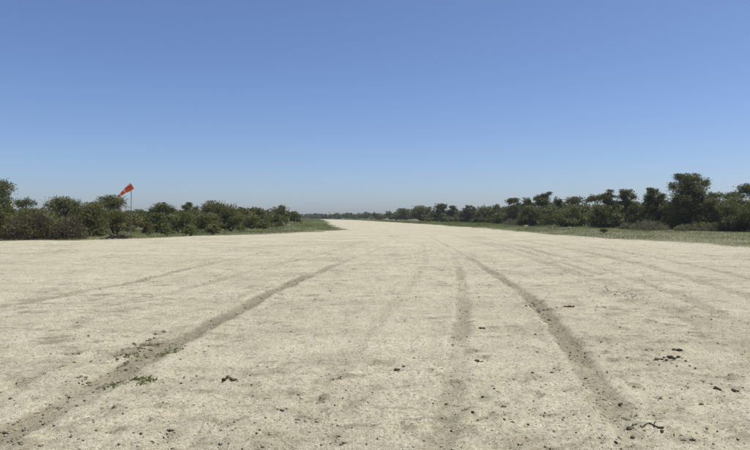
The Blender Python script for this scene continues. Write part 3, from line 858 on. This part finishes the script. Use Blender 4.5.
# ------------------------------------------------------------------ windsock
WD = 45.3
wx = lat(131, WD)
wz = float(ground_z(wx, WD))
ws = tag(empty('windsock', (wx, WD, wz)), 'orange-red and white windsock hanging half slack from a thin grey pole at the left', 'windsock')
ztop = zpx(184.5, WD) - wz
b = Bag()
tube(b, [(0, 0, -0.2), (0, 0, 0.0), (0.01, 0, ztop * 0.52)], [0.034, 0.032, 0.030], 10, 0.5)
b.build('lower_pole', M['pole'], ws, True)
b = Bag()
tube(b, [(0.01, 0, ztop * 0.50), (0.02, 0, ztop * 0.8), (0.035, 0, ztop), (0.035, 0, ztop + 0.005)], [0.022, 0.022, 0.020, 0.004], 10, 0.5)
upole = b.build('upper_pole', M['pole'], ws, True)
b = Bag()
for k in (0.495, 0.515):
    tube(b, [(0.01, 0, ztop * k - 0.02), (0.01, 0, ztop * k - 0.019), (0.01, 0, ztop * k + 0.019), (0.01, 0, ztop * k + 0.02)], [0.030, 0.042, 0.042, 0.030], 10, 0.5)
b.build('clamp', M['pole'], ws)
b = Bag()
an = np.linspace(0, 2 * PI, 25)
axis = unit(np.array([[-0.85, -0.22, -0.50]]))[0]
mouth = np.array([0.10, 0.0, ztop - 0.13])
su = unit(np.cross(axis, [0, 0, 1.0])[None])[0]; sv = np.cross(su, axis)
tube(b, [mouth + 0.235 * (su * math.cos(t) + sv * math.sin(t)) for t in an], [0.010] * 25, 6, 0.5)
tube(b, [mouth + sv * 0.235, np.array([0.035, 0, ztop - 0.01])], [0.010, 0.010], 6, 0.5)
b.build('hoop', M['pole'], upole, True)
LEN = 1.10
def sock_ring(t, nseg=28):
    c = mouth + axis * LEN * t + np.array([0.02 * math.sin(3 * t), 0, -0.25 * t * t + 0.03 * t])
    R = 0.232 - 0.105 * t
    a = np.linspace(0, 2 * PI, nseg, endpoint=False)
    sag = 1 - 0.42 * sstep(0.15, 0.9, t) * (np.abs(np.sin(a * 0.5 + 0.2)) ** 2)
    fold = 1 + 0.13 * np.sin(a * 5 + t * 9) * (0.3 + t) + 0.03 * np.sin(a * 9 - t * 14)
    flat = 1 - 0.30 * sstep(0.3, 1.0, t)
    return c + (su[None] * np.cos(a)[:, None] * fold[:, None] + sv[None] * (np.sin(a) * fold * sag * flat)[:, None]) * R
bands = [(0.0, 0.24, 'sock_red'), (0.24, 0.50, 'sock_red'), (0.50, 0.59, 'sock_white'), (0.59, 0.80, 'sock_red'), (0.80, 0.89, 'sock_white'), (0.89, 1.0, 'sock_red')]
for (t0, t1, mt) in bands:
    ts = np.linspace(t0, t1, 7)
    V = np.concatenate([sock_ring(t) for t in ts]); n = 28
    F = [(i * n + k, i * n + (k + 1) % n, (i + 1) * n + (k + 1) % n, (i + 1) * n + k) for i in range(6) for k in range(n)]
    o = mesh_obj('fabric_band', V, F, M[mt], ws, None, True)
    o['label'] = 'orange-red cloth band of the windsock' if mt == 'sock_red' else 'pale pinkish white cloth band of the windsock'
    md = o.modifiers.new('thickness', 'SOLIDIFY'); md.thickness = 0.004

# ------------------------------------------------------------------ lumps: stones, dung, clods
def lump(rng, rx, ry, rz, res=8, rough=0.22):
    V = []; rings = max(4, res // 2 + 1)
    ph = rng.uniform(0, 6, 6)
    for i in range(rings + 1):
        t = PI * i / rings
        for k in range(res):
            a = 2 * PI * k / res
            x, y, z = math.sin(t) * math.cos(a), math.sin(t) * math.sin(a), math.cos(t)
            r = 1 + rough * (math.sin(3 * x + ph[0]) + math.sin(4 * y + ph[1]) + math.sin(5 * z + ph[2]) + 0.6 * math.sin(8 * x + 7 * y + ph[3])) * 0.5
            if 0 < i < rings: r += rng.normal() * rough * 0.55
            V.append((x * rx * r, y * ry * r, max(z * r, -0.55) * rz))
    F = [(i * res + k, (i + 1) * res + k, (i + 1) * res + (k + 1) % res, i * res + (k + 1) % res) for i in range(rings) for k in range(res)]
    return np.array(V), np.array(F)

def lump_obj(name, x, y, size, mat, rng, parent=None, asp=(1, 0.8, 0.7), res=8, z=None, rough=0.25):
    V, F = lump(rng, size * asp[0], size * asp[1], size * asp[2], res, rough)
    o = mesh_obj(name, V, F, M[mat], parent, {'tint': ('FACE', np.clip(rng.normal(0.45, 0.2, len(F)), 0, 1))}, True)
    if z is None: z = float(strip_z(x, y))
    o.location = (x, y, z + size * asp[2] * 0.24)
    o.rotation_euler = (rng.normal() * 0.12, rng.normal() * 0.12, rng.uniform(0, 2 * PI))
    return o

rng = np.random.default_rng(91)
def heap(name, label, cat, pts, mat='dung', asp=(1, 0.85, 0.75), group=None, partname='lump'):
    """pts: (photo x, photo y, width in photo pixels); one thing made of touching lumps"""
    w0 = at(pts[0][0], pts[0][1]); z0 = float(strip_z(*w0))
    root = tag(empty(name, (w0[0], w0[1], z0)), label, cat, group)
    for (px, py, pw) in pts:
        X, Y = at(px, py)
        s = pw * Y / FOC / 2 * 1.0
        zz = float(strip_z(X, Y))
        o = lump_obj(partname, X - w0[0], Y - w0[1], s, mat, rng, root, asp, 10, zz - z0)
        o.rotation_euler.z = rng.uniform(-0.4, 0.4)
    return root

heap('dung_pile', 'dark pair of dung lumps alone on pale sand right of the left wheel track', 'dung', [(224, 384.3, 6), (227.5, 383.4, 5.5), (234, 385.3, 7), (230.5, 384.2, 4.5), (222, 385.6, 2.5), (237, 386.3, 2)], asp=(1, 0.8, 0.6))
heap('dung_pile', 'large scattered dark dung pile right of the right wheel track', 'dung',
     [(672.7, 361.8, 6), (667.2, 363, 4.5), (662, 362.5, 4), (657.6, 362.6, 5), (679.5, 360.3, 4.5), (665, 360.6, 3), (676, 362.5, 3.5), (669, 364.5, 2.5), (670, 361, 4), (655, 363, 2.5), (683, 363, 2), (664, 364.6, 2), (674.5, 364, 2.2)], asp=(1, 0.85, 0.6))
heap('dung_pile', 'dark dung patch just behind the large scattered dung pile', 'dung', [(675, 354, 7), (681, 354.2, 6)], asp=(1, 0.8, 0.3))
heap('dung_pile', 'dark dung lump near the right edge, left one of two side by side', 'dung', [(717.5, 393.5, 6), (720.5, 394, 4.5)])
heap('dung_pile', 'dark dung lump near the right edge, right one of two side by side', 'dung', [(735, 394, 6), (738.5, 394.2, 4)], asp=(1, 0.85, 0.5))
heap('dung_pile', 'pair of small dark lumps between the left and the middle wheel track', 'dung', [(396, 374, 5), (399, 373.5, 3.5), (403.5, 369, 4)])
heap('dung_pile', 'reddish-brown dung lump beside the dark churned bend of the right wheel track', 'dung', [(566, 308, 5), (570, 308, 6), (574, 308.2, 4)], 'dung_red', (1, 0.9, 0.5))
heap('dirt_clod_pile', 'dark clods on the outer edge of the right wheel track near the bottom', 'clod', [(631, 430, 7), (635.5, 428.5, 5), (629, 423.5, 5), (634, 439.5, 5)], 'clod', (1, 0.8, 0.6))
heap('dirt_clod_pile', 'dark clod pair on the edge of the right wheel track, above the lower clods', 'clod', [(622, 406, 5), (617, 408, 4.5)], 'dung', (1, 0.8, 0.6))
heap('dung_pile', 'flat dark lump right of the middle wheel track', 'dung', [(477, 366, 6), (481.5, 366.3, 5)], asp=(1, 0.8, 0.45))
heap('dung_pile', 'small dark lump right of the middle wheel track, farther away than the flat one', 'dung', [(480.5, 331, 4), (484, 331, 3.5)], asp=(1, 0.8, 0.5))
heap('dirt_clod_pile', 'dark clod ridge on the left bank of the left wheel track', 'clod',
     [(76 + 14 * rng.random(), 386.5 - 5 * rng.random(), rng.uniform(1.5, 3.6)) for _ in range(14)], 'clod', (1, 0.9, 0.6))
cl = []
for _ in range(60):
    t = rng.random(); cl.append((116 + 50 * t + rng.normal() * 4, 368 - 28 * t + rng.normal() * 3.2, rng.uniform(1.4, 4.2)))
heap('dirt_clod_pile', 'dark clods along the left bank behind the weed patch', 'clod', cl, 'clod', (1, 0.9, 0.7))
cl = [(525 + 26 * t + rng.normal() * 2.5, 299 + 22 * t + rng.normal() * 2.2, rng.uniform(1.2, 3.0)) for t in rng.random(34)]
heap('dirt_clod_pile', 'dark clods in the churned bend of the right wheel track', 'clod', cl, 'clod', (1, 0.9, 0.6))
cl = [(600 + 50 * t + rng.normal() * 5, 288 + 16 * t + rng.normal() * 3, rng.uniform(1.0, 2.4)) for t in rng.random(30)]
heap('dirt_clod_pile', 'scattered low clods on the rough faint track right of the right wheel track', 'clod', cl, 'clod', (1, 0.9, 0.5))
# curved stick
X0, Y0 = at(643, 433); zs = float(strip_z(X0, Y0))
stick = tag(empty('stick', (X0, Y0, zs)), 'dark curved stick lying beside the right wheel track near the bottom edge', 'stick')
b = Bag()
pp = [at(*p) for p in ((643, 432.6), (647, 431.7), (651, 431.9), (655, 432.6), (660, 433.0), (665, 432.7))]
tube(b, [(p[0] - X0, p[1] - Y0, float(strip_z(*p)) - zs + 0.010) for p in pp], [0.004, 0.007, 0.008, 0.008, 0.008, 0.006], 7, 0.6)
b.build('stem', M['bark'], stick, True)
b = Bag()
q = pp[3]
tube(b, [(q[0] - X0, q[1] - Y0, float(strip_z(*q)) - zs + 0.012), (q[0] - X0 + 0.02, q[1] - Y0 + 0.03, float(strip_z(*q)) - zs + 0.03)], [0.006, 0.003], 6, 0.2)
b.build('side_twig', M['bark'], stick, True)

# single small crumbs one can pick out on the sand
CR = [(686.7, 366, 4), (660, 368, 3), (677.6, 370, 3.5), (744.5, 392.5, 3), (749, 392, 3), (720, 407, 3), (642, 410, 3), (533, 378, 3.5),
      (495, 394, 3.5), (473, 417.5, 4.5), (504.7, 424, 4.5), (513, 427.5, 4), (565, 424, 3), (529, 428.5, 3.5), (545.5, 419, 3.5), (474, 379.5, 3), (377.5, 444, 3),
      (70, 440.5, 5), (82, 444, 4), (181, 388.5, 4), (196, 380, 3.5), (140, 439, 5), (163, 440, 3), (167, 442, 3), (151, 446, 5), (265, 423, 3.5), (254, 428, 3),
      (256, 440, 4), (220, 435, 4), (332, 427, 3), (352, 435, 3), (342.7, 402, 3), (356, 412, 3), (300, 414, 2.5), (412, 431, 3), (424, 445, 3.5), (577, 441, 3),
      (590, 424, 3), (708, 434, 3), (719, 436, 3), (692, 445, 3), (565, 396, 3), (452, 436, 3), (180, 364, 3), (104, 395, 3.5), (41, 425, 3), (388, 405, 2.5), (608, 376, 3)]
protos = [mesh_data('dark_crumb', *lump(rng, 1, 0.85, 0.75, 7, 0.3), M['dung'], None, True) for _ in range(6)]
for me in protos:
    a = me.attributes.new('tint', 'FLOAT', 'FACE')
    a.data.foreach_set('value', np.clip(rng.normal(0.5, 0.25, len(me.polygons)), 0, 1).astype(np.float32))
def zone(px, py):
    def tx(k):
        p = sorted(TRACKS[k][0], key=lambda q: q[1])
        return np.interp(py, [q[1] for q in p], [q[0] for q in p])
    if px < tx(0): return 'left of the left wheel track'
    if px < tx(3): return 'between the left and middle wheel tracks'
    if px < tx(4): return 'between the middle and right wheel tracks'
    return 'right of the right wheel track'
ORD = ['nearest', 'second nearest', 'third nearest', 'fourth nearest', 'fifth nearest', 'sixth nearest', 'seventh nearest', 'eighth nearest', 'ninth nearest', 'tenth nearest',
       'eleventh nearest', 'twelfth nearest', 'thirteenth nearest', 'fourteenth nearest', 'fifteenth nearest', 'sixteenth nearest', 'seventeenth nearest', 'eighteenth nearest',
       'nineteenth nearest', 'twentieth nearest', 'twenty-first nearest', 'twenty-second nearest', 'twenty-third nearest', 'twenty-fourth nearest', 'twenty-fifth nearest', 'twenty-sixth nearest']
seen = {}
for i, (px, py, pw) in enumerate(sorted(CR, key=lambda q: -q[1])):
    X, Y = at(px, py); s = pw * Y / FOC / 2 * 0.74
    o = bpy.data.objects.new('dark_crumb', protos[i % 6]); col.objects.link(o)
    o.location = (X, Y, float(strip_z(X, Y)) + s * 0.22); o.scale = (s * rng.uniform(0.8, 1.25), s, s * rng.uniform(0.7, 1.1))
    o.rotation_euler = (0, 0, rng.uniform(0, 6.28))
    zn = zone(px, py); k = seen.get(zn, 0); seen[zn] = k + 1
    tag(o, 'dark crumb ' + zn + ', ' + ORD[min(k, len(ORD) - 1)] + ' to camera', 'crumb', 'small dark crumbs scattered over the sand')

# loose soil crumbs and pebbles: uncountable
def crumbs(name, label, mat, X, Y, S, T, rng, sink=0.25):
    n = len(X)
    zz = strip_z(X, Y)
    O = np.array([(1, 0, 0), (0, 1, 0), (-1, 0, 0), (0, -1, 0), (0.25, 0.1, 0.9), (0, 0, -0.8)], float)
    a = rng.uniform(0, 2 * PI, n); ca, sa = np.cos(a), np.sin(a)
    J = O[None] * rng.uniform(0.65, 1.25, (n, 6, 1)) + rng.normal(0, 0.14, (n, 6, 3))
    J *= np.stack([S * rng.uniform(0.9, 1.4, n), S * rng.uniform(0.7, 1.1, n), S * rng.uniform(0.5, 0.85, n)], -1)[:, None]
    x = J[..., 0] * ca[:, None] - J[..., 1] * sa[:, None]; y = J[..., 0] * sa[:, None] + J[..., 1] * ca[:, None]
    V = np.stack([x + X[:, None], y + Y[:, None], J[..., 2] + (zz + S * sink)[:, None]], -1).reshape(-1, 3)
    F0 = np.array([(0, 1, 4), (1, 2, 4), (2, 3, 4), (3, 0, 4), (1, 0, 5), (2, 1, 5), (3, 2, 5), (0, 3, 5)])
    F = (np.arange(n)[:, None, None] * 6 + F0[None]).reshape(-1, 3)
    o = mesh_obj(name, V, F, M[mat], None, {'tint': ('FACE', np.repeat(T, 8))})
    tag(o, label, kind='stuff')
rng = np.random.default_rng(17)
n = 46000
Y = 2.4 * (36 / 2.4) ** (rng.random(n) ** 1.0)
X = rng.uniform(-1, 1, n) * (0.68 * Y + 1.6)
ok = (X < 21.5); X, Y = X[ok], Y[ok]; n = len(X)
S = np.clip(rng.lognormal(math.log(0.0048), 0.42, n) * np.maximum(1, Y / 9) ** 0.55, 0.003, 0.032)
crumbs('gravel', 'pale loose gravel strewn over the whole near airstrip', 'pebble', X, Y, S, np.clip(rng.normal(0.66, 0.22, n), 0, 1), rng)
# soil crumbs gather along tracks and in the churned patches
n = 160000
Y = 3 * (40 / 3) ** rng.random(n); X = rng.uniform(-1, 1, n) * (0.68 * Y + 1.6)
ok = X < 21.5; X, Y = X[ok], Y[ok]
j = np.clip(np.searchsorted(YS, Y), 0, ny - 1); k = np.clip(np.searchsorted(XS, X), 0, nx - 1)
pr = TR[j, k]
clump = sstep(0.52, 0.75, fbm(X * 1.3, Y * 1.3, 71, 3))
ok = rng.random(len(X)) < (0.001 + 0.36 * pr ** 1.6 + 0.012 * clump)
X, Y = X[ok], Y[ok]; n = len(X)
S = np.clip(rng.lognormal(math.log(0.0075), 0.5, n) * np.maximum(1, Y / 10) ** 0.5, 0.004, 0.022)
crumbs('soil_crumbs', 'loose dark soil crumbs along the wheel tracks and churned patches', 'clod', X, Y, S, np.clip(rng.normal(0.5, 0.3, n), 0, 1), rng)

# ------------------------------------------------------------------ weeds along the left wheel track
def weed(label, px, py, wpx, n, hgt, seed):
    rng = np.random.default_rng(seed)
    X0, Y0 = at(px, py); R = wpx * Y0 / FOC / 2
    z0 = float(strip_z(X0, Y0))
    root = tag(empty('weed_tuft', (X0, Y0, z0)), label, 'weed', 'green weeds along the left wheel track')
    r = R * np.sqrt(rng.random(n)); a = rng.uniform(0, 2 * PI, n)
    x, y = r * np.cos(a), r * np.sin(a) * 0.9
    cl = vn((x + X0) * 11, (y + Y0) * 11, 5) > 0.30 + 0.35 * (r / R) * rng.random(n)
    x, y = x[cl], y[cl]; m = len(x)
    z = strip_z(x + X0, y + Y0) - z0
    h = hgt * rng.uniform(0.2, 1.0, m) ** 1.5 * (0.3 + 0.6 * vn((x + X0) * 14, (y + Y0) * 14, 6))
    A = np.stack([x, y, z - 0.004], -1)
    B = A + np.stack([rng.normal(0, 1.1, m) * h, rng.normal(0, 1.1, m) * h, h], -1)
    V, F = twig_quads(A, B, 0.0030, rng, 0.008)
    T = np.clip(rng.normal(0.42, 0.2, m), 0, 1)
    mesh_obj('blades', V, F, M['grass'], root, {'tint': ('FACE', np.concatenate([T, T]))})['kind'] = 'stuff'
    k = m // 2
    C = B[:k] * np.array([1, 1, 0.7]) + rng.normal(0, 0.006, (k, 3)); C[:, 2] = np.maximum(C[:, 2], z[:k] + 0.006)
    V, F = leaf_quads(C, rng.uniform(0.007, 0.018, k), 0.5, rng, 0.4)
    mesh_obj('leaves', V, F, M['leaf_green'], root, {'tint': ('FACE', np.clip(rng.normal(0.4, 0.25, k), 0, 1))})['kind'] = 'stuff'
weed('densest green weed patch on the sand just below the left wheel track', 138, 389, 34, 460, 0.05, 1)
weed('sparse green weed patch on the lower edge of the left wheel track, farther up', 167, 356, 30, 320, 0.046, 2)
weed('small green weed tuft among the dark clods on the upper bank of the left track', 127, 360, 26, 200, 0.046, 3)
weed('sparse weed sprigs left of the densest weed patch, below the track', 114, 390, 36, 170, 0.04, 4)
weed('small weed tuft on the upper bank above the sparse weed patch', 148, 350, 26, 170, 0.044, 5)

# ------------------------------------------------------------------ brush pile and marker stones beside the strip
rng = np.random.default_rng(123)
BD = 45.6
bx = lat(119, BD)
bp = tag(empty('brush_pile', (bx, BD, float(ground_z(bx, BD)))), 'low dark heap of dead branches on the verge left of the windsock base', 'brush pile')
for i in range(26):
    b = Bag()
    c = np.array([rng.normal() * 0.36, rng.normal() * 0.3, 0.05 + 0.20 * rng.random()]); a = rng.uniform(0, PI)
    dv = np.array([math.cos(a), math.sin(a), rng.normal() * 0.22]) * rng.uniform(0.25, 0.6)
    c[2] = max(c[2], abs(dv[2]) + 0.03)
    tube(b, [c - dv, c + rng.normal(size=3) * 0.03, c + dv], [0.035, 0.028, 0.012], 6, rng.random() * 0.6)
    b.build('branch', M['bark'], bp, True)
for (px, py, w, lb) in [(112.5, 239.2, 3.4, 'dark stone at the left end of the brush pile by the windsock'),
                        (126.5, 239.2, 3.0, 'dark stone between the brush pile and the windsock pole')]:
    X, Y = at(px, py)
    o = lump_obj('stone', X, Y, w * Y / FOC / 2, 'stone', rng, None, (1, 0.8, 0.6), 10, float(ground_z(X, Y)))
    tag(o, lb, 'stone', 'dark stones near the windsock')
for (px, py, w, lb) in [(525.5, 226.6, 5, 'pale marker stone on the right verge below the dark bush, leftmost of the right three'),
                        (552, 227.6, 4, 'pale marker stone on the right verge below the left half of the broad green bush'),
                        (569.5, 227.8, 4, 'pale marker stone on the right verge below the right end of the broad green bush'),
                        (246, 231.2, 4.5, 'pale flat stone on the left verge in front of the low round-headed acacia'),
                        (289, 226.0, 5, 'pale flat stone on the grass tongue near its far right end'),
                        (721, 232.6, 4, 'pale stone on the right verge at the foot of the big dark bush')]:
    X, Y = at(px, py)
    o = lump_obj('marker_stone', X, Y, w * Y / FOC / 2, 'white_stone', rng, None, (1, 0.7, 0.30), 10, float(ground_z(X, Y)))
    o.rotation_euler = (0, 0, rng.normal() * 0.2)
    tag(o, lb, 'stone', 'pale stones along the verges')

# ------------------------------------------------------------------ haze over the plain
hm = bpy.data.materials.new('thin_dust_haze')
hm.use_nodes = True
hn = hm.node_tree
hn.nodes.remove(hn.nodes['Principled BSDF'])
pv = hn.nodes.new('ShaderNodeVolumePrincipled')
pv.inputs['Color'].default_value = (0.80, 0.90, 1.0, 1)
pv.inputs['Density'].default_value = 0.00024
pv.inputs['Anisotropy'].default_value = 0.2
hn.links.new(pv.outputs[0], hn.nodes['Material Output'].inputs['Volume'])
x0, x1, y0, y1, z0, z1 = -3600, 3600, -700, 3900, -1.6, 9.0
V = [(x, y, z) for z in (z0, z1) for y in (y0, y1) for x in (x0, x1)]
F = [(0, 2, 3, 1), (4, 5, 7, 6), (0, 1, 5, 4), (1, 3, 7, 5), (3, 2, 6, 7), (2, 0, 4, 6)]
hz = mesh_obj('haze', V, F, hm)
tag(hz, 'thin pale dust haze in the air over the whole plain', kind='stuff')
